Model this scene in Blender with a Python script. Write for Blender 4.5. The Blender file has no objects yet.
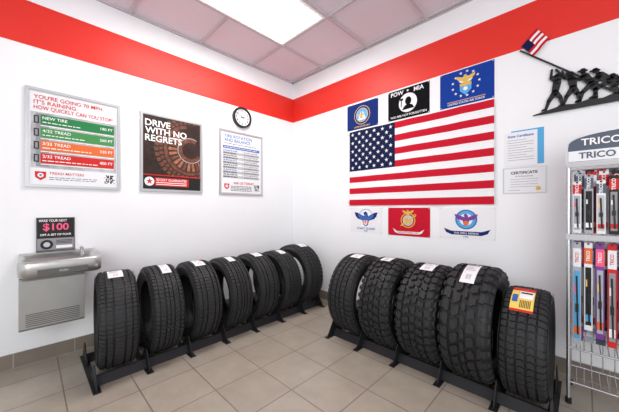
import bpy, math, random
from mathutils import Matrix, Vector
random.seed(7)
scene=bpy.context.scene
scene.view_settings.view_transform='Standard'

# ---------------------------------------------------------------- materials
def mat(name,col,rough=.5,metal=0.,emit=None,estr=0.,noise=0.,nscale=40.,bump=0.,spec=.35):
    m=bpy.data.materials.new(name); m.use_nodes=True
    nt=m.node_tree; b=nt.nodes['Principled BSDF']
    b.inputs['Base Color'].default_value=(*col,1); b.inputs['Roughness'].default_value=rough
    b.inputs['Metallic'].default_value=metal; b.inputs['Specular IOR Level'].default_value=spec
    if emit: 
        b.inputs['Emission Color'].default_value=(*emit,1); b.inputs['Emission Strength'].default_value=estr
    if noise or bump:
        tc=nt.nodes.new('ShaderNodeTexCoord'); n=nt.nodes.new('ShaderNodeTexNoise')
        n.inputs['Scale'].default_value=nscale; n.inputs['Detail'].default_value=4
        nt.links.new(tc.outputs['Object'],n.inputs['Vector'])
        if noise:
            r=nt.nodes.new('ShaderNodeValToRGB')
            r.color_ramp.elements[0].position=.3; r.color_ramp.elements[1].position=.7
            r.color_ramp.elements[0].color=(*[max(0,c*(1-noise)) for c in col],1)
            r.color_ramp.elements[1].color=(*[min(1,c*(1+noise)) for c in col],1)
            nt.links.new(n.outputs['Fac'],r.inputs['Fac']); nt.links.new(r.outputs['Color'],b.inputs['Base Color'])
        if bump:
            bp=nt.nodes.new('ShaderNodeBump'); bp.inputs['Strength'].default_value=bump; bp.inputs['Distance'].default_value=.002
            nt.links.new(n.outputs['Fac'],bp.inputs['Height']); nt.links.new(bp.outputs['Normal'],b.inputs['Normal'])
    return m
def tilemat(name,c1,c2,mortar,size,rough,off=(0,0,0),msize=.004,h=None):
    m=bpy.data.materials.new(name); m.use_nodes=True
    nt=m.node_tree; b=nt.nodes['Principled BSDF']
    tc=nt.nodes.new('ShaderNodeTexCoord'); mp=nt.nodes.new('ShaderNodeMapping')
    mp.inputs['Location'].default_value=off
    br=nt.nodes.new('ShaderNodeTexBrick'); br.offset=0; br.squash=1
    br.inputs['Scale'].default_value=1; br.inputs['Brick Width'].default_value=size; br.inputs['Row Height'].default_value=h or size
    br.inputs['Mortar Size'].default_value=msize; br.inputs['Mortar Smooth'].default_value=.2
    br.inputs['Color1'].default_value=(*c1,1); br.inputs['Color2'].default_value=(*c2,1); br.inputs['Mortar'].default_value=(*mortar,1)
    nt.links.new(tc.outputs['Object'],mp.inputs['Vector']); nt.links.new(mp.outputs['Vector'],br.inputs['Vector'])
    n=nt.nodes.new('ShaderNodeTexNoise'); n.inputs['Scale'].default_value=7; n.inputs['Detail'].default_value=8; n.inputs['Roughness'].default_value=.65
    nt.links.new(tc.outputs['Object'],n.inputs['Vector'])
    mx=nt.nodes.new('ShaderNodeMix'); mx.data_type='RGBA'; mx.blend_type='OVERLAY'; mx.inputs[0].default_value=.25
    nt.links.new(br.outputs['Color'],mx.inputs[6]); nt.links.new(n.outputs['Fac'],mx.inputs[7])
    nt.links.new(mx.outputs[2],b.inputs['Base Color'])
    bp=nt.nodes.new('ShaderNodeBump'); bp.invert=True; bp.inputs['Strength'].default_value=.4; bp.inputs['Distance'].default_value=.002
    nt.links.new(br.outputs['Fac'],bp.inputs['Height']); nt.links.new(bp.outputs['Normal'],b.inputs['Normal'])
    b.inputs['Roughness'].default_value=rough
    return m

WALL=mat('wall_paint',(.81,.82,.84),.6,noise=.01,nscale=3,bump=.05)
RED=mat('red_paint',(.70,.028,.018),.45,noise=.03,nscale=3)
TILEC=mat('ceiling_tile',(.72,.66,.72),.9,noise=.05,nscale=160,bump=.4)
GRID=mat('ceiling_grid',(.54,.49,.52),.5)
FLOOR=tilemat('floor_tile',(.345,.30,.245),(.37,.322,.265),(.19,.16,.13),.32,.30,off=(.08,.10,0),msize=.004)
BASE=tilemat('baseboard_tile',(.19,.16,.13),(.23,.19,.155),(.34,.31,.28),.32,.35,h=.102,msize=.003)
LENS=mat('light_lens',(.95,.95,.95),.4,emit=(1,.985,.95),estr=9)
WHITE=mat('white',(.86,.86,.86),.45)
PAPER=mat('paper',(.76,.77,.80),.45)
SILVER=mat('silver_frame',(.55,.56,.58),.35,.6)
CHROME=mat('chrome_wire',(.58,.59,.62),.25,.9)
STEEL=mat('brushed_steel',(.52,.52,.51),.32,.85,noise=.05,nscale=25)
STEELP=mat('steel_panel',(.36,.36,.35),.42,.6,noise=.03,nscale=15)
DKSTEEL=mat('dark_steel',(.12,.12,.12),.4,.5)
BLACK=mat('black',(.012,.012,.013),.4)
BLACKC=mat('black_cloth',(.008,.008,.009),.9,spec=.05)
BLACKM=mat('black_rack_metal',(.012,.012,.014),.45)
DARK=mat('dark_print',(.022,.02,.02),.5,spec=.2)
DARKB=mat('poster_dark_brown',(.04,.022,.018),.5,noise=.4,nscale=6,spec=.2)
NAVY=mat('navy_cloth',(.010,.028,.15),.85,noise=.1,nscale=200,spec=.1)
BLUE=mat('blue_cloth',(.010,.045,.29),.85,noise=.1,nscale=200,spec=.1)
OLDGB=mat('canton_blue',(.009,.014,.055),.85,noise=.1,nscale=200,spec=.1)
FRED=mat('flag_red',(.52,.010,.028),.8,noise=.08,nscale=200,spec=.1)
FWHITE=mat('flag_white',(.78,.78,.80),.8,noise=.03,nscale=200)
GOLD=mat('gold_thread',(.65,.42,.08),.6)
PBLUE=mat('print_blue',(.03,.12,.42),.4)
LBLUE=mat('light_blue',(.08,.36,.66),.4)
PRED=mat('print_red',(.58,.022,.022),.5,spec=.2)
PGREEN=mat('print_green',(.02,.20,.06),.5,spec=.2)
PGREEN2=mat('print_lgreen',(.06,.26,.08),.5,spec=.2)
PORANGE=mat('print_orange',(.70,.15,.035),.5,spec=.2)
PGREY=mat('print_grey',(.26,.26,.28),.4)
LGREY=mat('light_grey',(.48,.49,.51),.4)
ROAD=mat('poster_road_grey',(.42,.43,.45),.45,noise=.3,nscale=12)
BROWN=mat('print_brown',(.15,.06,.038),.5,noise=.4,nscale=30,spec=.2)
BROWN2=mat('print_brown2',(.32,.13,.075),.5,noise=.4,nscale=40,spec=.2)
PINK=mat('print_pink',(.85,.10,.22),.35)
PURPLE=mat('print_purple',(.18,.04,.28),.35)
YELLOW=mat('label_yellow',(.82,.58,.12),.4)
SLATE=mat('header_slate',(.075,.095,.135),.35)
CLEAR=mat('clear_plastic_grey',(.38,.41,.45),.15)
RUB=mat('tyre_rubber',(.012,.0125,.0135),.5,noise=.15,nscale=30)
RUBT=mat('tyre_tread',(.022,.0225,.024),.62,noise=.2,nscale=60,spec=.3)
RUBL=mat('tyre_lettering',(.13,.13,.132),.5)

# ---------------------------------------------------------------- mesh builder
TXT={}
def textmesh(body,bold):
    k=(body,bold)
    if k in TXT: return TXT[k]
    c=bpy.data.curves.new('t','FONT'); c.body=body; c.size=1; c.align_x='CENTER'; c.align_y='CENTER'; c.resolution_u=3
    c.offset=bold
    o=bpy.data.objects.new('t',c); scene.collection.objects.link(o)
    dg=bpy.context.evaluated_depsgraph_get()
    me=bpy.data.meshes.new_from_object(o.evaluated_get(dg))
    vs=[tuple(v.co) for v in me.vertices]; fs=[tuple(p.vertices) for p in me.polygons]
    bpy.data.objects.remove(o); bpy.data.curves.remove(c); bpy.data.meshes.remove(me)
    TXT[k]=(vs,fs); return TXT[k]
class MB:
    def __init__(s): s.v=[];s.f=[];s.mi=[];s.sm=[];s.mats=[]
    def m(s,mt):
        if mt not in s.mats: s.mats.append(mt)
        return s.mats.index(mt)
    def add(s,vs,fs,mt,smooth=False):
        o=len(s.v); s.v+= [tuple(x) for x in vs]; i=s.m(mt)
        for f in fs: s.f.append(tuple(o+k for k in f)); s.mi.append(i); s.sm.append(smooth)
    def box(s,p,q,mt):
        x0,y0,z0=[min(a,b) for a,b in zip(p,q)]; x1,y1,z1=[max(a,b) for a,b in zip(p,q)]
        s.add([(x0,y0,z0),(x1,y0,z0),(x1,y1,z0),(x0,y1,z0),(x0,y0,z1),(x1,y0,z1),(x1,y1,z1),(x0,y1,z1)],
              [(0,3,2,1),(4,5,6,7),(0,1,5,4),(1,2,6,5),(2,3,7,6),(3,0,4,7)],mt)
    def prism(s,pts,c0,c1,mt,fn=None):
        n=len(pts); fn=fn or (lambda a,b,c:(a,b,c))
        vs=[fn(a,b,c0) for a,b in pts]+[fn(a,b,c1) for a,b in pts]
        fs=[tuple(range(n-1,-1,-1)),tuple(range(n,2*n))]+[(i,(i+1)%n,n+(i+1)%n,n+i) for i in range(n)]
        s.add(vs,fs,mt)
    def rect(s,a0,b0,a1,b1,mt,c=.004,t=.001): s.box((a0,b0,c-t),(a1,b1,c),mt)
    def disc(s,a,b,r,c0,c1,mt,n=32,fn=None,ry=None):
        ry=ry or r
        s.prism([(a+r*math.cos(2*math.pi*i/n),b+ry*math.sin(2*math.pi*i/n)) for i in range(n)],c0,c1,mt,fn)
    def ring(s,a,b,r0,r1,c0,c1,mt,n=40):
        vs=[];fs=[]
        for i in range(n):
            t=2*math.pi*i/n
            for r,c in ((r0,c0),(r1,c0),(r1,c1),(r0,c1)): vs.append((a+r*math.cos(t),b+r*math.sin(t),c))
        for i in range(n):
            j=(i+1)%n
            for k in range(4):
                l=(k+1)%4; fs.append((4*i+k,4*j+k,4*j+l,4*i+l))
        s.add(vs,fs,mt)
    def star(s,a,b,r,c,mt,rot=90,fn=None):
        s.prism([(a+(r if i%2==0 else r*.4)*math.cos(math.radians(rot+36*i)),b+(r if i%2==0 else r*.4)*math.sin(math.radians(rot+36*i))) for i in range(10)],c-.0006,c,mt,fn)
    def text(s,body,size,a,b,c,mt,align='C',bold=.015,fn=None,maxw=None,sy=1):
        vs,fs=textmesh(body,bold)
        if not vs: return
        x0=min(v[0] for v in vs);x1=max(v[0] for v in vs)
        k=size
        if maxw and (x1-x0)*k>maxw: kx=maxw/(x1-x0)
        else: kx=k
        off=a-(x0+x1)/2*kx
        if align=='L': off=a-x0*kx
        if align=='R': off=a-x1*kx
        fn=fn or (lambda a,b,c:(a,b,c))
        s.add([fn(v[0]*kx+off,v[1]*k*sy+b,c) for v in vs],fs,mt)
    def tube(s,p,q,r,mt,n=10,smooth=True):
        p=Vector(p);q=Vector(q);d=(q-p).normalized()
        u=d.orthogonal().normalized();w=d.cross(u)
        vs=[];fs=[]
        for e in (p,q):
            for i in range(n):
                t=2*math.pi*i/n; vs.append(e+u*r*math.cos(t)+w*r*math.sin(t))
        for i in range(n):
            j=(i+1)%n; fs.append((i,j,n+j,n+i))
        s.add(vs,fs,mt,smooth); s.add(vs,[tuple(range(n-1,-1,-1)),tuple(range(n,2*n))],mt)
    def capsule(s,p,q,r0,r1,c0,c1,mt,n=7):
        ang=math.atan2(q[1]-p[1],q[0]-p[0]); pts=[]
        for i in range(n): 
            t=ang+math.pi/2+math.pi*i/(n-1); pts.append((p[0]+r0*math.cos(t),p[1]+r0*math.sin(t)))
        for i in range(n):
            t=ang-math.pi/2+math.pi*i/(n-1); pts.append((q[0]+r1*math.cos(t),q[1]+r1*math.sin(t)))
        s.prism(pts,c0,c1,mt)
    def build(s,name,mw=None):
        me=bpy.data.meshes.new(name); me.from_pydata(s.v,[],s.f)
        for mt in s.mats: me.materials.append(mt)
        me.polygons.foreach_set('material_index',s.mi); me.polygons.foreach_set('use_smooth',s.sm); me.update()
        o=bpy.data.objects.new(name,me); scene.collection.objects.link(o)
        if mw is not None: o.matrix_world=mw
        return o
def LW(y,z,off=0.): # left wall frame: right=+Y, up=+Z, normal=+X
    return Matrix(((0,0,1,off),(1,0,0,y),(0,1,0,z),(0,0,0,1)))
def RW(x,z,off=0.): # right wall frame: right=+X, up=+Z, normal=-Y
    return Matrix(((1,0,0,x),(0,0,-1,-off),(0,1,0,z),(0,0,0,1)))

# ---------------------------------------------------------------- room
H=2.75; EXT=4.6
b=MB(); b.box((-.12,-EXT,0),(0,.12,H),WALL); b.build('wall_left')
b=MB(); b.box((0,0,0),(EXT,.12,H),WALL); b.build('wall_right')
b=MB(); b.box((-.12,-EXT,-.1),(EXT,.12,0),FLOOR); b.build('floor')
b=MB(); b.box((-.12,-EXT,H+.012),(EXT,.12,H+.1),TILEC); b.build('ceiling')
gx=[.57+.61*i for i in range(7)]; gy=[-.05-.61*i for i in range(8)]
b=MB()
for x in gx: b.box((x-.012,-EXT,H-.004),(x+.012,0,H+.012),GRID)
for y in gy: b.box((0,y-.012,H-.0045),(EXT,y+.012,H+.0118),GRID)
b.box((0,-EXT,H-.005),(.022,0,H+.012),GRID); b.box((0,-.022,H-.005),(EXT,0,H+.012),GRID)
b.build('trim_1')
b=MB(); b.box((0,2.23,0),(EXT,2.54,.0015),RED); b.build('trim_2',RW(0,0))
b=MB(); b.box((-EXT,2.23,0),(0,2.54,.0015),RED); b.build('trim_3',LW(0,0))
b=MB(); b.box((.0,0,0),(EXT,.1,.01),BASE); b.build('baseboard_right',RW(0,0))
b=MB(); b.box((-EXT,0,0),(-.01,.1,.01),BASE); b.build('baseboard_left',LW(0,0))
b=MB()
b.box((.582,-1.868,H-.006),(1.168,-.672,H+.011),WHITE)
b.box((.612,-1.838,H-.010),(1.138,-.702,H-.006),LENS)
b.build('fluorescent_ceiling_light')

# ---------------------------------------------------------------- posters
def frame(b,w,h):
    t=.020
    b.box((-w/2,-h/2,0),(w/2,h/2,.004),PAPER)
    for p,q in (((-w/2,-h/2,.0),(-w/2+t,h/2,.014)),((w/2-t,-h/2,.0),(w/2,h/2,.014)),
                ((-w/2+t,-h/2,.0),(w/2-t,-h/2+t,.0138)),((-w/2+t,h/2-t,.0),(w/2-t,h/2,.0138))): b.box(p,q,SILVER)
def badge(b,a,bb):
    b.prism([(a-.03,bb+.03),(a-.028,bb-.012),(a,bb-.034),(a+.028,bb-.012),(a+.03,bb+.03)],.004,.0058,PRED)
    b.disc(a,bb+.003,.016,.0058,.0062,WHITE,20); b.star(a,bb+.003,.012,.0068,PBLUE)
def qr(b,a,bb,s):
    b.rect(a-s,bb-s,a+s,bb+s,WHITE,.0055)
    n=11
    for i in range(n):
        for j in range(n):
            if random.random()<.5: b.rect(a-s+2*s*i/n,bb-s+2*s*j/n,a-s+2*s*(i+1)/n,bb-s+2*s*(j+1)/n,BLACK,.0062,.0006)
def lines(b,a0,a1,b0,n,dy,mt,th=.003,c=.006):
    for i in range(n):
        a=a0
        while a<a1-.01:
            w=random.uniform(.012,.04); e=min(a+w,a1); b.rect(a,b0-dy*i-th,e,b0-dy*i+th,mt,c,.0006); a=e+.006
W_,H_=.556,.705
zc=1.592
b=MB(); frame(b,W_,H_)
b.text("YOU'RE GOING 70 MPH.",.040,-.235,.290,.006,PRED,'L',.008,maxw=.40)
b.text("IT'S RAINING.",.040,-.235,.252,.006,PRED,'L',.008,maxw=.25)
b.text("HOW QUICKLY CAN YOU STOP?",.040,-.235,.214,.006,PRED,'L',.008,maxw=.46)
b.rect(-.25,-.215,.25,.183,ROAD,.0048)
b.rect(-.225,-.205,-.155,.175,PGREY,.0052,.0004)
rows=[(.122,PGREEN,'NEW TIRE'),(.030,PGREEN2,'4/32 TREAD'),(-.062,PORANGE,'3/32 TREAD'),(-.154,PRED,'2/32 TREAD')]
for i,(y,mt,t) in enumerate(rows):
    b.rect(-.20,y-.026,.235,y+.045,mt,.006)
    b.text(t,.030,-.19,y+.022,.0068,WHITE,'L',.01); lines(b,-.19,.02+.04*i,y-.008,1,.01,WHITE,.003,.0068)
    b.text(str(190+70*i)+' FT',.030,.225,y+.01,.0068,WHITE,'R',.01)
    b.rect(-.235,y-.02,-.208,y+.035,BLACK,.0065); b.rect(-.228,y-.012,-.215,y+.027,PGREY,.0072)
    b.rect(-.20,y-.036,.235,y-.031,WHITE,.0062)
b.rect(-.25,-.325,.25,-.218,PAPER,.0052)
badge(b,-.20,-.27); b.text('TREAD MATTERS',.026,-.155,-.25,.006,PRED,'L',.01); lines(b,-.155,.13,-.28,2,.014,DARK,.002); qr(b,.205,-.27,.033)
b.build('framed_wet_braking_poster',LW(-2.227,zc))

b=MB(); frame(b,W_,H_)
b.rect(-.256,-.33,.256,.33,DARKB,.005)
def arc(b,ca,cb,r0,r1,t0,t1,mt,c,n=24):
    vs=[];fs=[]
    for i in range(n+1):
        t=math.radians(t0+(t1-t0)*i/n)
        for r in (r0,r1):
            x=max(-.254,min(.254,ca+r*math.cos(t))); y=max(-.328,min(.328,cb+r*math.sin(t))); vs.append((x,y,c))
    for i in range(n): fs.append((2*i,2*i+1,2*i+3,2*i+2))
    b.add(vs,fs,mt)
TX,TY=.16,.06
for k in range(15):
    a=120+k*14
    arc(b,TX,TY,.13,.205,a,a+9,BROWN2 if k%3 else BROWN,.0056,4)
arc(b,TX,TY,.215,.245,100,320,BROWN,.0056); arc(b,TX,TY,.08,.118,60,330,BROWN,.0056); arc(b,TX,TY,.118,.124,60,330,ROAD,.0058)
for rr_i,(r0,r1,of) in enumerate(((.255,.285,0),(.29,.325,2),(.33,.365,4))):
    for k in range(26): arc(b,TX,TY,r0,r1,80+k*9+of,86+k*9+of,(BROWN,BROWN,DARK)[rr_i],.0057,3)
for i,t in enumerate(('DRIVE','WITH NO','REGRETS')):
    b.text(t,.080,-.24,.262-.068*i,.007,WHITE,'L',.02)
b.rect(-.256,-.33,.256,-.20,DARK,.006); b.rect(-.256,-.206,.256,-.198,PRED,.0066)
b.rect(-.16,-.30,.14,-.225,PRED,.0068)
b.text('30 DAY GUARANTEE',.034,-.15,-.245,.0078,WHITE,'L',.0,maxw=.27) 
for i in range(2): b.rect(-.15,-.272-.017*i,.12,-.266-.017*i,WHITE,.0074)
b.disc(-.205,-.262,.040,.0062,.0072,WHITE,24); b.star(-.205,-.262,.030,.0082,PRED); qr(b,.20,-.265,.033)
b.build('framed_tire_guarantee_poster',LW(-1.524,zc))

b=MB(); frame(b,W_,H_)
b.rect(-.24,.19,.24,.32,PAPER,.005)
b.text('TIRE ROTATION',.048,-.22,.285,.006,PBLUE,'L',.02,maxw=.44); b.text('AND BALANCE',.048,-.22,.242,.006,PBLUE,'L',.02); lines(b,-.22,.2,.205,1,.01,DARK)
b.rect(-.235,.15,.235,.18,PBLUE,.005); lines(b,-.22,.2,.165,1,.01,WHITE)
for i in range(12):
    y=.14-i*.026
    if i%2: b.rect(-.235,y-.026,.235,y,LGREY,.0046)
    b.rect(-.235,y-.001,.235,y+.001,PGREY,.005); lines(b,-.23,-.06,y-.013,1,.01,PBLUE if i%4==0 else DARK,.0045); lines(b,.02,.22,y-.013,1,.01,DARK,.003)
b.rect(.0,-.17,.003,.145,PGREY,.0052)
b.text('ASK US TODAY',.038,-.11,-.225,.006,PRED,'L',.015); badge(b,-.19,-.265); lines(b,-.14,.13,-.26,4,.016,DARK); qr(b,.195,-.27,.036)
b.build('framed_service_list_poster',LW(-.783,zc))

# clock
b=MB()
b.disc(0,0,.102,0,.02,BLACK,48); b.ring(0,0,.095,.115,0,.034,BLACK,48); b.disc(0,0,.097,.02,.022,PAPER,48)
for k in range(12):
    t=math.radians(90-30*k); b.text(str(k or 12),.034,.073*math.cos(t),.073*math.sin(t),.0228,BLACK,bold=.03)
def hand(l,ang,w):
    t=math.radians(90-ang); d=(math.cos(t),math.sin(t)); n=(-d[1],d[0])
    b.prism([(-.015*d[0]-w*n[0],-.015*d[1]-w*n[1]),(l*d[0]-w*.5*n[0],l*d[1]-w*.5*n[1]),(l*d[0]+w*.5*n[0],l*d[1]+w*.5*n[1]),(-.015*d[0]+w*n[0],-.015*d[1]+w*n[1])],.024,.0255,BLACK)
hand(.048,85,.005); hand(.07,300,.004); b.disc(0,0,.007,.022,.028,BLACK,16)
b.build('wall_clock',LW(-.79,2.112))

# ---------------------------------------------------------------- drinking fountain
b=MB()
def loft(prof,a0,a1,mt):
    n=len(prof); vs=[(a0,p[1],p[0]) for p in prof]+[(a1,p[1],p[0]) for p in prof]
    b.add(vs,[tuple(range(n)),tuple(range(2*n-1,n-1,-1))]+[(i,n+i,n+(i+1)%n,(i+1)%n) for i in range(n)],mt)
loft([(0,.335),(0,.655),(.335,.655),(.345,.64),(.345,.35),(.33,.335)],-.20,.112,STEELP)
for i in range(7): b.box((-.17,.36+i*.012,.345),(.085,.365+i*.012,.3465),DKSTEEL)
def rr(a0,a1,c0,c1,r,n=6):
    pts=[]
    for ca,cc,s in ((a1-r,c1-r,0),(a0+r,c1-r,90)):
        for i in range(n+1):
            t=math.radians(s+90*i/n); pts.append((ca+r*math.cos(t),cc+r*math.sin(t)))
    pts+= [(a0,c0),(a1,c0)]
    return pts
def ringloft(levels,mt,sm=True):
    n=len(levels[0][0]); vs=[];fs=[]
    for pts,z in levels: vs+=[(p[0],z,p[1]) for p in pts]
    for l in range(len(levels)-1):
        for i in range(n):
            j=(i+1)%n; fs.append((l*n+i,l*n+j,(l+1)*n+j,(l+1)*n+i))
    b.add(vs,fs,mt,sm)
    b.add(vs[-n:],[tuple(range(n))],mt); b.add(vs[:n],[tuple(range(n-1,-1,-1))],mt)
ringloft([(rr(-.20,.195,0,.36,.05),.658),(rr(-.205,.20,0,.41,.06),.672),(rr(-.207,.202,0,.43,.06),.70),(rr(-.207,.202,0,.43,.06),.752),
          (rr(-.204,.199,.0,.425,.06),.765),(rr(-.185,.18,.07,.405,.055),.765),(rr(-.165,.16,.09,.385,.05),.735),(rr(-.12,.12,.12,.33,.05),.715)],STEEL,True)
b.box((-.12,.685,.43),(.12,.715,.436),DKSTEEL)
b.text('PUSH',.018,0,.70,.4365,LGREY)
b.tube((.12,.74,.12),(.12,.80,.12),.011,CHROME); b.tube((.12,.80,.12),(.10,.812,.16),.010,CHROME)
b.disc(0,0,.018,.0,.004,CHROME,20,fn=lambda a,bb,c:(a,.716+c,bb+.22))
b.box((-.205,.765,.0),(.20,.775,.03),STEEL)
b.build('wall_drinking_fountain',LW(-2.33,0,.0005))
b=MB()
b.box((-.105,0,.0),(.105,.245,.008),DKSTEEL); b.box((-.105,.0,.008),(.105,.006,.05),DKSTEEL)
b.rect(-.1,.095,.1,.24,DARK,.0095); b.rect(-.1,.01,.1,.095,PGREY,.0095)
b.text('MAKE YOUR NEXT',.024,-.09,.222,.0105,WHITE,'L',.01,maxw=.15)
b.text('$100',.070,.0,.175,.0105,PINK,bold=.02,maxw=.15); b.text('OFF A SET OF FOUR',.02,0,.12,.0105,WHITE,maxw=.17)
b.disc(-.05,.05,.034,.0095,.0105,BLACK,24); b.disc(-.05,.05,.018,.0105,.011,LGREY,20); b.rect(.0,.02,.09,.04,WHITE,.0105)
for i in range(3): b.rect(.0,.055+.01*i,.09,.059+.01*i,DARK,.0105)
b.build('promotion_sign_holder',LW(-2.345,.7755,.002))

# ---------------------------------------------------------------- tyres
def make_tire(name,R,W,rr_,pattern,mw,label,seg=112):
    b=MB(); h=W/2; dep=.014 if pattern in('at','at2') else .010
    def crown(w):
        u=abs(w)/h
        return R-.005*u*u-.030*max(0,(u-.80)/.2)**2
    mid=(rr_+R)/2
    prof=[(-h*.74,rr_),(-h*.80,rr_+.004),(-h*.86,rr_+.012),(-h*.85,rr_+.018),(-h*.93,rr_+.035),(-h*1.0,mid-.012),(-h*1.01,mid+.008),(-h*1.035,mid+.012),(-h*1.035,mid+.018),(-h*1.0,mid+.022),(-h*.985,R-.042)]
    for u in (.97,.90,.8,.6,.4,.2,0): prof.append((-h*u,crown(h*u)-dep))
    prof+= [(-a,r) for a,r in prof[:-1][::-1]]
    inner=[(h*.66,rr_+.012),(h*.80,mid-.01),(h*.82,mid+.02),(h*.7,R-.032),(0,R-.024)]
    prof+= inner+[(-a,r) for a,r in inner[:-1][::-1]]
    n=len(prof); vs=[];fs=[]
    for i in range(seg):
        t=2*math.pi*i/seg; c,s=math.cos(t),math.sin(t)
        vs+=[(w,r*c,r*s) for w,r in prof]
    for i in range(seg):
        j=(i+1)%seg
        for k in range(n):
            l=(k+1)%n; fs.append((i*n+k,i*n+l,j*n+l,j*n+k))
    b.add(vs,fs,RUB,True)
    if pattern=='tour': N=74; rows=[
        [(-.985,.0,.80),(-.86,.02,.82),(-.68,.1,.95)],
        [(-.58,.0,.90),(-.34,.2,1.1)],
        [(-.23,.0,.92),(0,.2,1.12),(.23,.0,.92)],
        [(.34,.2,1.1),(.58,.0,.90)],
        [(.68,.1,.95),(.86,.02,.82),(.985,.0,.80)]]
    elif pattern=='rib': N=66; rows=[
        [(-.985,.0,.78),(-.85,.0,.80),(-.66,.1,.95)],
        [(-.58,.0,.90),(-.30,.35,1.25)],
        [(-.21,.0,.90),(-.03,.2,1.1)],
        [(.03,.1,1.0),(.21,.3,1.2)],
        [(.30,.0,.9),(.58,-.35,.55)],
        [(.66,.0,.85),(.85,.1,.9),(.985,.1,.88)]]
    elif pattern=='hwy': N=52; rows=[
        [(-.985,.02,.78),(-.88,.04,.80),(-.64,.12,.90)],
        [(-.55,.02,.84),(-.40,.18,1.0),(-.26,.02,.84)],
        [(-.16,.12,.96),(0,-.06,.78),(.16,.12,.96)],
        [(.26,.12,.94),(.40,-.04,.78),(.55,.12,.94)],
        [(.64,.07,.85),(.88,.18,.94),(.985,.20,.96)]]
    elif pattern=='at': N=29; rows=[
        [(-.99,.12,.64),(-.86,.08,.66),(-.76,.08,.66),(-.68,.0,.84),(-.57,.02,.78)],
        [(-.45,.46,.90),(-.36,.44,1.14),(-.24,.26,1.02),(-.15,.34,.86)],
        [(-.06,-.04,.40),(.02,-.12,.60),(.10,.02,.56)],
        [(.19,.54,1.00),(.27,.40,1.14),(.38,.34,1.02),(.47,.5,1.0)],
        [(.59,.06,.76),(.68,.0,.80),(.76,.14,.66),(.88,.12,.66),(.99,.16,.64)]]
    elif pattern=='at2': N=36; rows=[
        [(-.99,.08,.66),(-.84,.06,.68),(-.72,.0,.80),(-.60,.06,.76)],
        [(-.50,.42,.98),(-.40,.54,1.12),(-.30,.34,.90),(-.20,.44,.98)],
        [(-.11,.04,.60),(.0,.20,.78),(.11,.04,.60)],
        [(.20,.44,.98),(.30,.34,.90),(.40,.54,1.12),(.50,.42,.98)],
        [(.60,.18,.86),(.72,.12,.90),(.84,.18,.78),(.99,.2,.76)]]
    else: N=50; rows=[
        [(-.99,.06,.80),(-.86,.05,.82),(-.62,.22,.98)],
        [(-.52,.0,.84),(-.42,.14,.98),(-.32,.04,.86),(-.20,.22,1.02)],
        [(-.11,.30,1.12),(0,.46,1.3),(.11,.3,1.12)],
        [(.20,.0,.82),(.32,.16,.98),(.42,.02,.86),(.52,.12,.92)],
        [(.62,.30,1.06),(.86,.5,1.25),(.99,.48,1.22)]]
    for j in range(N):
        for st in rows:
            vs=[];k=len(st)
            for (u,lo,hi) in st:
                w=u*h; ro=crown(w); ri=ro-dep-.003
                for f in (lo,hi):
                    t=2*math.pi*(j+f)/N
                    vs.append((w,ro*math.cos(t),ro*math.sin(t))); vs.append((w,ri*math.cos(t),ri*math.sin(t)))
            fs=[]
            for i in range(k-1):
                p=4*i;q=4*(i+1)
                fs.append((p,q,q+2,p+2)); fs.append((p,p+1,q+1,q)); fs.append((p+2,q+2,q+3,p+3))
            fs.append((0,2,3,1)); e=4*(k-1); fs.append((e,e+1,e+3,e+2))
            b.add(vs,fs,RUBT)
    if pattern in('at','at2'): # side biters on the shoulder
        for j in range(N):
            for side in (-1,1):
                t0=2*math.pi*(j+.15)/N; t1=2*math.pi*(j+.62)/N; vs=[]
                for t in (t0,t1):
                    for w,r in ((h*.955,R-.02),(h*1.035,R-.026),(h*1.03,R-.055),(h*.97,R-.058)): vs.append((side*w,r*math.cos(t),r*math.sin(t)))
                b.add(vs,[(0,1,2,3),(7,6,5,4),(0,4,5,1),(1,5,6,2),(2,6,7,3),(3,7,4,0)],RUBT)
    # sidewall lettering (reads clockwise seen from outside)
    for side in (-1,1):
        for word,a0,sz,rad in (('ALL TERRAIN' if pattern in('at','at2') else 'ALL SEASON',90,.036,mid+.026),('RADIAL LT',270,.036,mid+.026),('TUBELESS',0,.018,mid-.014),('STEEL BELTED',180,.018,mid-.014)):
            def fn(a,bb,c,rad=rad,a0=a0,side=side):
                r=rad+bb; t=math.radians(a0)-side*a/rad
                return (side*(h*1.045),r*math.cos(t),r*math.sin(t))
            b.text(word,sz,0,0,0,RUBL,bold=.01,fn=fn)
    def patch(w0,w1,t0,t1,dr,mt):
        nw,ntt=5,8; vs=[];fs=[]
        for i in range(ntt+1):
            t=math.radians(t0+(t1-t0)*i/ntt)
            for k in range(nw+1):
                w=w0+(w1-w0)*k/nw; r=crown(w)+dr; vs.append((w,r*math.cos(t),r*math.sin(t)))
        for i in range(ntt):
            for k in range(nw):
                a=i*(nw+1)+k; fs.append((a,a+1,a+nw+2,a+nw+1))
        b.add(vs,fs,mt)
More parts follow.
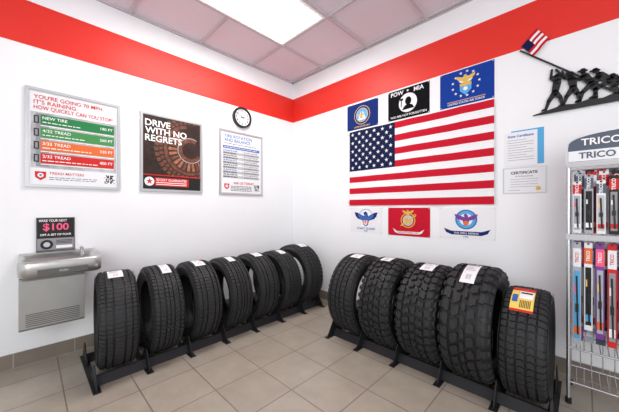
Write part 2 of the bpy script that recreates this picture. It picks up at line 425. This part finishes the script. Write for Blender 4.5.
    if label:
        w0,w1,t0,t1,style=label; w0*=h;w1*=h
        patch(w0,w1,t0,t1,.002,YELLOW if style=='y' else (FWHITE))
        d=(t1-t0); ww=w1-w0
        if style=='y':
            patch(w0,w1,t0,t0+d*.18,.003,PRED); patch(w0+ww*.06,w0+ww*.3,t0+d*.4,t0+d*.7,.003,PBLUE); patch(w0+ww*.36,w1-ww*.05,t0+d*.22,t0+d*.55,.003,WHITE)
            patch(w0+ww*.4,w1-ww*.1,t0+d*.26,t0+d*.34,.0036,BLACK); patch(w0,w1,t0+d*.93,t1,.003,PRED)
            for i in range(7): patch(w0+ww*(.42+.07*i),w0+ww*(.45+.07*i),t0+d*.62,t0+d*.88,.003,BLACK)
        else:
            patch(w0+ww*.05,w0+ww*.9,t0+d*.06,t0+d*.12,.003,DARK if style!='g' else PGREEN)
            for i in range(9): patch(w0+ww*(.3+.05*i),w0+ww*(.32+.05*i),t0+d*.66,t0+d*.86,.003,PGREY if i%4 else WHITE)
            for i in range(3): patch(w0+ww*.1,w0+ww*(.6+.1*i),t0+d*(.26+.09*i),t0+d*(.28+.09*i),.003,PGREY)
            if style=='o': patch(w0+ww*.75,w0+ww*.97,t0+d*.2,t0+d*.5,.003,PORANGE)
    return b.build(name,mw)
def tmat(x,y,z,rot): return Matrix.Translation((x,y,z))@Matrix.Rotation(math.radians(rot),4,'Z')
L=[(-2.062,.319,.212,'tour',(-.45,.35,90,112,'w'),-5.5),(-1.782,.318,.206,'rib',(-.1,.5,88,118,'w'),-3),(-1.50,.316,.206,'tour',(-.4,.4,86,112,'o'),-1),
   (-1.215,.314,.206,'rib',(-.3,.3,90,112,'w'),0),(-.925,.316,.208,'tour',(-.4,.4,88,110,'w'),0),(-.63,.313,.205,'rib',(-.3,.4,90,112,'w'),0),(-.335,.333,.218,'mix',(-.3,.6,86,110,'w'),0)]
for i,(y,R,W,p,lab,yaw) in enumerate(L):
    make_tire('car_tire' if i==0 else 'car_tire.%03d'%i,R,W,.205,p,tmat(.43,y,R+.012,90+yaw),lab)
Rr=[(1.37,.335,.24,'mix',(-.35,.45,90,108,'w'),.205),(1.675,.338,.245,'at2',(-.5,.2,88,106,'g'),.205),(1.98,.335,.255,'at2',(-.3,.4,88,112,'w'),.21),
    (2.272,.352,.262,'at',(-.35,.25,92,128,'w'),.215),(2.535,.304,.205,'hwy',(-.6,.4,96,134,'y'),.197)]
for i,(x,R,W,p,lab,r0) in enumerate(Rr):
    make_tire('car_tire.%03d'%(i+7),R,W,r0,p,tmat(x,-.43,R+.012,0),lab)

# tyre racks: local X along row, local -Y toward room
def rack(name,a0,a1,gaps,mw):
    b=MB()
    def ext(pts,x0,x1):
        n=len(pts); vs=[(x0,p[0],p[1]) for p in pts]+[(x1,p[0],p[1]) for p in pts]
        b.add(vs,[tuple(range(n)),tuple(range(2*n-1,n-1,-1))]+[(i,n+i,n+(i+1)%n,(i+1)%n) for i in range(n)],BLACKM)
    for s in (-1,1):
        ext([(s*.15,0.0),(s*.225,0.0),(s*.19,.050),(s*.18,.052),(s*.15,.036)],a0,a1)
        for g in gaps:
            ext([(s*.10,0.0),(s*.29,.0),(s*.29,.012),(s*.22,.125),(s*.19,.125),(s*.10,.03)],g-.003,g+.003)
    for g in gaps: b.box((g-.02,-.31,0.0),(g+.02,.29,.004),BLACKM)
    b.build(name,mw)
ys=[l[0] for l in L]
g=[ys[0]-.142]+[(ys[i]+ys[i+1])/2 for i in range(6)]+[ys[-1]+.13]
rack('tire_display_rack',g[0],g[-1],g,Matrix.Translation((.43,0,0))@Matrix.Rotation(math.radians(90),4,'Z'))
xs=[1.235,1.525,1.827,2.124,2.418,2.65]
rack('tire_display_rack.001',xs[0],xs[-1],xs,Matrix.Translation((0,-.43,0)))

# ---------------------------------------------------------------- flags
def eagle(b,a,bb,s,mt,c):
    pts=[(-1,.45),(-.9,.15),(-.7,-.05),(-.5,-.1),(-.3,-.15),(-.18,-.5),(0,-.6),(.18,-.5),(.3,-.15),(.5,-.1),(.7,-.05),(.9,.15),(1,.45),(.75,.42),(.45,.28),(.2,.15),(.14,.38),(.0,.52),(-.2,.42),(-.12,.15),(-.45,.28),(-.75,.42)]
    b.prism([(a+x*s,bb+y*s) for x,y in pts],c-.0006,c,mt)
def wav(a,bb,c): return (a,bb,c+.0035*math.sin(a*13+bb*4)+.002*math.sin(a*31)+.0075)
b=MB(); FW,FH=1.352,.80
sh=FH/13; NS=40; cw=.54
def clothstrip(a0,a1,b0,b1,mt,c):
    vs=[];n=max(2,int((a1-a0)/FW*NS)); m=2
    for i in range(n+1):
        for j in range(m+1): vs.append(wav(a0+(a1-a0)*i/n,b0+(b1-b0)*j/m,c))
    b.add(vs,[(i*(m+1)+j,(i+1)*(m+1)+j,(i+1)*(m+1)+j+1,i*(m+1)+j+1) for i in range(n) for j in range(m)],mt,True)
for i in range(13):
    b1=FH/2-i*sh; clothstrip(-FW/2 if i>6 else -FW/2+cw,FW/2,b1-sh,b1,FRED if i%2==0 else FWHITE,0)
for i in range(7): clothstrip(-FW/2,-FW/2+cw,FH/2-(i+1)*sh,FH/2-i*sh,OLDGB,0)
for r in range(9):
    n=6 if r%2==0 else 5
    for k in range(n):
        a=-FW/2+cw*((k+.5)/6+(0 if n==6 else .5/6)); b.star(a,FH/2-7*sh*(r+.8)/9.6,.021,.0025,FWHITE,fn=wav)
b.box((-FW/2-.012,-FH/2,.002),(-FW/2+.003,FH/2,.010),FWHITE)
for y in (-.37,.37): b.ring(-FW/2-.004,y,.004,.009,.008,.0125,GOLD,16)
b.build('american_flag',RW(1.609,1.518,.001))
def smallflag(w,h,mt):
    b=MB()
    b.box((-w/2,-h/2,0),(w/2,h/2,.003),mt)
    b.box((-w/2-.006,-h/2,0),(-w/2,h/2,.0035),FWHITE)
    for s in (-1,1):
        for t in (-1,1): b.disc(s*(w/2-.008),t*(h/2-.008),.004,.003,.006,SILVER,10)
    return b
b=smallflag(.385,.275,NAVY)
b.disc(0,.005,.098,.003,.0042,GOLD,40); b.disc(0,.005,.092,.0042,.005,NAVY,40); b.ring(0,.005,.068,.074,.005,.0054,GOLD,36); b.disc(0,.005,.068,.005,.0056,LBLUE,36)
b.prism([(-.05,-.03),(-.035,-.045),(.035,-.045),(.055,-.025)],.0056,.0062,FWHITE); b.prism([(-.003,-.03),(.003,-.03),(.003,.055),(-.003,.055)],.0056,.0062,DARK); b.prism([(.006,-.02),(.04,-.02),(.008,.05)],.0056,.0062,FWHITE); b.prism([(-.006,.05),(-.04,-.02),(-.006,-.02)],.0056,.0062,FWHITE)
eagle(b,-.01,.0,.045,GOLD,.007)
b.text('UNITED STATES NAVY',.024,0,-.115,.005,GOLD,maxw=.2)
b.build('navy_flag',RW(1.095,2.073))
b=smallflag(.40,.28,BLACKC)
b.disc(0,.0,.088,.003,.0042,FWHITE,40); b.disc(0,.0,.082,.0042,.0046,FWHITE,40)
b.disc(.005,.015,.030,.0046,.0054,BLACKC,24,ry=.038); b.prism([(-.055,-.062),(.062,-.060),(.045,-.03),(.018,-.017),(-.012,-.017),(-.035,-.03)],.0046,.0054,BLACKC)
b.prism([(-.068,-.03),(-.06,-.03),(-.058,.03),(-.045,.03),(-.045,.05),(-.075,.05),(-.075,.03),(-.066,.03)],.0046,.0054,BLACKC)
b.text('POW',.055,-.105,.104,.005,FWHITE,bold=.02); b.text('MIA',.055,.105,.104,.005,FWHITE,bold=.02); b.star(0,.112,.014,.005,FWHITE)
b.text('YOU ARE NOT FORGOTTEN',.028,0,-.114,.005,FWHITE,maxw=.35)
b.build('pow_mia_flag',RW(1.600,2.076))
b=smallflag(.395,.29,BLUE)
for k in range(13):
    t=2*math.pi*k/13; b.star(.098*math.cos(t),.022+.098*math.sin(t),.012,.0045,FWHITE)
b.prism([(-.042,.03),(-.042,-.03),(0,-.07),(.042,-.03),(.042,.03)],.003,.0042,LBLUE); b.rect(-.042,.005,.042,.03,GOLD,.005)
b.disc(0,.055,.05,.003,.0046,FWHITE,30,ry=.025); eagle(b,0,.06,.072,GOLD,.006); b.disc(0,-.018,.016,.0042,.006,FWHITE,20)
b.text('UNITED STATES AIR FORCE',.022,0,-.125,.005,FWHITE,maxw=.28); b.rect(-.14,-.108,.14,-.103,GOLD,.005)
b.build('air_force_flag',RW(2.087,2.077))
b=smallflag(.375,.26,FWHITE)
eagle(b,0,.02,.14,NAVY,.0045); eagle(b,0,.018,.10,PBLUE,.0052); b.prism([(-.03,.02),(-.03,-.03),(0,-.055),(.03,-.03),(.03,.02)],.0045,.0058,FWHITE)
for i in range(3): b.rect(-.025+.02*i,-.035,-.015+.02*i,.0,PRED,.0064)
b.rect(-.03,.0,.03,.02,PBLUE,.0064)
b.text('COAST GUARD',.032,0,-.088,.0045,PBLUE,bold=.02); b.text('1790',.024,0,-.114,.0045,PBLUE,bold=.02)
for k in range(13):
    t=math.radians(20+11.7*k); b.star(.085*math.cos(t),.03+.085*math.sin(t),.008,.0045,PBLUE)
b.build('coast_guard_flag',RW(1.142,.962))
b=smallflag(.405,.265,FRED)
b.ring(0,.015,.062,.070,.003,.0042,GOLD,36); b.disc(0,.015,.050,.003,.0042,LGREY,32)
b.prism([(-.03,.04),(-.035,.01),(-.01,-.02),(.005,.0),(.0,.04)],.0042,.005,GOLD); b.prism([(.01,.03),(.005,-.01),(.02,-.025),(.035,.0),(.03,.035)],.0042,.005,GOLD)
eagle(b,0,.085,.055,GOLD,.0052)
b.capsule((-.065,-.035),(.07,.06),.006,.004,.003,.0056,GOLD); b.ring(.065,.062,.008,.013,.003,.005,GOLD,16)
b.prism([(-.15,-.065),(-.11,-.09),(.11,-.09),(.15,-.065),(.13,-.1),(.10,-.112),(-.10,-.112),(-.13,-.1)][::-1],.003,.0045,FWHITE); b.text('UNITED STATES MARINE CORPS',.018,0,-.101,.0055,FRED,maxw=.2)
b.build('marine_corps_flag',RW(1.602,.960))
b=smallflag(.405,.255,FWHITE)
b.disc(0,.03,.080,.003,.0042,PBLUE,36); b.disc(0,.03,.070,.0042,.005,LBLUE,36); b.disc(0,.03,.048,.005,.0054,FWHITE,30); eagle(b,0,.035,.085,PURPLE,.006); b.disc(0,.0,.020,.0054,.0062,PORANGE,20)
b.prism([(-.17,-.045),(-.11,-.066),(.11,-.066),(.17,-.045),(.15,-.08),(.11,-.096),(-.11,-.096),(-.15,-.08)][::-1],.003,.0045,NAVY)
b.text('THIS WE\'LL DEFEND',.020,0,-.082,.0052,FWHITE,maxw=.2); b.text('1775',.02,0,-.112,.005,PBLUE)
b.build('army_flag',RW(2.09,.967))

# ---------------------------------------------------------------- certificates
b=MB()
b.rect(-.09,-.12,.095,.13,LBLUE,.0015,.0015); b.rect(-.13,-.13,.06,.12,PAPER,.003,.0014)
b.text('State Certificate',.024,-.035,.09,.0035,PBLUE,maxw=.15,bold=.03)
for i in range(9): b.rect(-.11,.06-.018*i,.04 if i%3 else .0,.063-.018*i,PGREY,.0035,.0004)
b.build('posted_license_sheet',RW(2.478,1.52))
b=MB()
b.rect(-.125,-.095,.125,.095,SILVER,.003,.003); b.rect(-.117,-.087,.117,.087,PAPER,.004,.001)
b.text('CERTIFICATE',.026,0,.055,.0045,DARK,maxw=.18,bold=.03); b.text('of Achievement',.016,0,.03,.0045,PGREY)
for i in range(4): b.rect(-.08,.008-.018*i,.08,.0105-.018*i,PGREY,.0045,.0004)
b.disc(.08,-.06,.014,.004,.005,GOLD,20); b.rect(-.09,-.07,-.02,-.068,DARK,.0045)
b.build('certificate',RW(2.463,1.288))

# ---------------------------------------------------------------- flag raising silhouette
b=MB(); c0,c1=.012,.018
b.prism([(-.235,.0),(.40,.0),(.40,.03),(.36,.05),(.30,.042),(.25,.06),(.2,.045),(.14,.05),(.1,.035),(.04,.045),(-.02,.03),(-.07,.04),(-.13,.028),(-.17,.02),(-.235,.006)],c0,c1,BLACK)
b.capsule((-.305,.485),(.17,.04),.0045,.006,c0,c1,BLACK)
def man(*P):
    S=lambda p:(p[0]*1.04,.03+(p[1]-.03)*1.15)
    fl,fr,kl,kr,hip,sh,head,el,hd,el2,hd2=[S(p) for p in P]
    for k,f in ((kl,fl),(kr,fr)):
        b.capsule(hip,k,.017,.012,c0,c1,BLACK); b.capsule(k,f,.011,.008,c0,c1,BLACK); b.capsule(f,(f[0]-.018,f[1]-.003),.008,.006,c0,c1,BLACK)
    b.capsule(hip,sh,.018,.022,c0,c1,BLACK); b.capsule(sh,head,.010,.010,c0,c1,BLACK); b.disc(head[0],head[1],.016,c0,c1,BLACK,18)
    b.capsule((head[0]-.020,head[1]+.002),(head[0]+.018,head[1]-.002),.005,.005,c0,c1,BLACK)
    b.capsule(sh,el,.011,.008,c0,c1,BLACK); b.capsule(el,hd,.008,.006,c0,c1,BLACK)
    b.capsule(sh,el2,.011,.008,c0,c1,BLACK); b.capsule(el2,hd2,.008,.006,c0,c1,BLACK)
man((-.16,.03),(-.08,.035),(-.145,.075),(-.09,.085),(-.115,.12),(-.105,.175),(-.105,.212),(-.135,.205),(-.13,.255),(-.08,.205),(-.11,.25))
man((-.075,.04),(-.0,.04),(-.06,.08),(-.01,.085),(-.03,.125),(-.035,.17),(-.042,.205),(-.07,.19),(-.08,.23),(-.05,.19),(-.06,.215))
man((.0,.045),(.07,.045),(.01,.085),(.065,.09),(.05,.125),(.02,.172),(.012,.205),(-.02,.165),(-.035,.185),(.0,.16),(-.01,.165))
man((.06,.05),(.16,.05),(.07,.09),(.14,.09),(.125,.12),(.085,.158),(.065,.190),(.04,.14),(.03,.145),(.07,.12),(.045,.13))
man((.18,.05),(.28,.05),(.175,.09),(.25,.08),(.225,.105),(.165,.115),(.135,.14),(.14,.08),(.115,.08),(.15,.085),(.125,.07))
P0=Vector((-.300,.515)); P1=Vector((-.232,.418)); U=Vector((.085,.088))
def fp(u,v): 
    p=P0.lerp(P1,v)+U*u; off=.007*math.sin(u*6.28)
    return (p.x+off,p.y+off*.5,.016+.003*math.sin(u*5))
for i in range(7):
    for k in range(8):
        u0,u1=k/8,(k+1)/8; mt=FRED if i%2==0 else FWHITE
        if i<4 and k<3: mt=OLDGB
        b.add([fp(u0,i/7),fp(u0,(i+1)/7),fp(u1,(i+1)/7),fp(u1,i/7)],[(0,1,2,3)],mt)
for x,y in ((-.15,.015),(.3,.02)): b.tube((x,y,0),(x,y,.012),.005,BLACK)
b.build('flag_raising_wall_silhouette',RW(2.75,1.73))

# ---------------------------------------------------------------- wiper display rack
X0,X1,Y0,Y1=2.705,3.27,-.13,-.36
b=MB()
for x in (X0,X1):
    for y in (Y0,Y1): b.tube((x,y,.03),(x,y,1.34),.009,CHROME); b.disc(x,y,.014,.0,.03,BLACK,14)
    for z in (.12,.31,.93,1.32): b.tube((x,Y0,z),(x,Y1,z),.005,CHROME)
for z in (.12,.31,.92,1.32):
    b.tube((X0,Y0,z),(X1,Y0,z),.005,CHROME); b.tube((X0,Y1,z),(X1,Y1,z),.005,CHROME)
for z in (.12,.31,.92):
    for i in range(1,18):
        x=X0+(X1-X0)*i/18; b.tube((x,Y0,z),(x,Y1,z),.0025,CHROME,6)
for i in range(1,12):
    x=X0+(X1-X0)*i/12; b.tube((x,Y0,.12),(x,Y0,1.32),.0025,CHROME,6)
b.box((X0-.01,Y1-.014,.915),(X1+.01,Y1-.010,.945),LGREY)
b.box((X0-.01,Y1-.014,1.315),(X1+.01,Y1-.010,1.34),LGREY)
n=20; xc=(X0+X1)/2; hw=(X1-X0)/2+.01
arch=[(xc-hw,1.335),(xc+hw,1.335)]+[(xc+hw*math.cos(math.pi*i/n),1.42+.085*math.sin(math.pi*i/n)**.6) for i in range(n+1)]
FN=lambda a,bb,c:(a,-c,bb)
b.prism(arch,.355,.372,SILVER,FN)
arch2=[(xc+(x-xc)*.97,1.42+(z-1.42)*.9) for x,z in arch]
b.prism(arch2,.372,.374,SLATE,FN)
b.text('TRICO',.050,X0+.125,1.445,.376,WHITE,bold=.02,fn=FN)
b.box((X0,-.372,1.345),(X1,-.376,1.402),PAPER)
b.text('TRICO',.046,X0+.11,1.373,.377,SLATE,fn=FN,bold=.025)
b.build('wiper_blade_display_rack')
b=MB()
def pack(x,y,z0,z1,w,c1,c2,c3):
    b.box((x-w/2,y-.012,z0),(x+w/2,y+.012,z1),c1)
    hgt=z1-z0; yf=y-.0125
    b.disc(x,z1-.006,.005,y-.0135,y-.012,BLACK,10,fn=lambda a,bb,c:(a,c,bb))
    b.box((x-w/2,yf-.001,z1-hgt*.24),(x+w/2,yf+.0005,z1-hgt*.06),c2)
    b.box((x-w*.36,yf-.002,z0+hgt*.06),(x+w*.36,yf+.0005,z1-hgt*.28),c3)
    b.tube((x+w*.1,yf-.004,z0+hgt*.1),(x-w*.05,yf-.004,z1-hgt*.33),.0035,BLACK,6)
    b.box((x-w*.2,yf-.007,z0+hgt*.32),(x+w*.2,yf,z0+hgt*.40),BLACK)
    b.box((x-w*.36,yf-.0025,z0+hgt*.1),(x+w*.36,yf,z0+hgt*.18),random.choice((PRED,WHITE,LBLUE,PORANGE,SLATE)))
    b.box((x-w*.3,yf-.0025,z0+hgt*.50),(x-w*.0,yf,z0+hgt*.58),random.choice((YELLOW,WHITE,PINK)))
    b.text('TRICO',w*.6,0,0,0,WHITE if c2 is not PAPER else PRED,bold=.02,fn=lambda a,bb,c,x=x,yf=yf,z=z1-hgt*.15:(x-bb,yf-.0016,z+a))
cols=[(PAPER,PRED,CLEAR),(CLEAR,SLATE,DARK),(PAPER,SLATE,LGREY),(DARK,PRED,PGREY),(PRED,PAPER,DARK),(SLATE,PAPER,CLEAR),(PAPER,PORANGE,DARK)]
x=X0+.035;i=0
while x<X1-.03:
    pack(x,-.335,.952,1.285-random.uniform(0,.05),.034,*cols[i%7]); pack(x+.012,-.30,.952,1.29,.036,*cols[(i*3+1)%7]); pack(x+.005,-.25,.952,1.305,.036,*cols[(i+2)%7]); x+=.046;i+=1
cols=[(CLEAR,PAPER,LBLUE),(PAPER,PORANGE,DARK),(PURPLE,PINK,CLEAR),(PRED,PAPER,PGREY),(PURPLE,PAPER,PINK),(CLEAR,PBLUE,PAPER),(SLATE,PRED,CLEAR)]
x=X0+.035;i=0
while x<X1-.03:
    zz=.33+random.uniform(0,.14); pack(x,-.335,zz,.90,.032,*cols[i%7]); pack(x+.014,-.30,.40,.90,.036,*cols[(i*3+2)%7]); pack(x+.005,-.25,.33,.90,.038,*cols[(i+4)%7]); x+=.044;i+=1
b.build('wiper_blade_packages')

# ---------------------------------------------------------------- light
w=bpy.data.worlds.new('World'); scene.world=w; w.use_nodes=True
w.node_tree.nodes['Background'].inputs['Color'].default_value=(.95,.97,1,1)
w.node_tree.nodes['Background'].inputs['Strength'].default_value=1.05
def area(name,loc,tgt,sx,sy,e,col):
    l=bpy.data.lights.new(name,'AREA'); l.shape='RECTANGLE'; l.size=sx; l.size_y=sy; l.energy=e; l.color=col
    o=bpy.data.objects.new(name,l); scene.collection.objects.link(o); o.location=loc
    o.rotation_euler=(Vector(tgt)-Vector(loc)).to_track_quat('-Z','Y').to_euler(); return o
area('window_daylight',(4.4,-4.2,1.7),(.3,-.3,1.2),2.6,2.0,82,(.98,.99,1))
area('ceiling_lamp_light',(.875,-1.27,H-.03),(.875,-1.27,0),.5,1.1,18,(1,.97,.94))

cd=bpy.data.cameras.new('Camera'); cam=bpy.data.objects.new('Camera',cd); scene.collection.objects.link(cam)
cd.sensor_width=36; cd.lens=277/619*36; cd.shift_y=2/619; cd.clip_start=.02
cam.location=(2.762,-2.487,1.09); cam.rotation_euler=(math.radians(90),0,math.radians(44.6))
scene.camera=cam
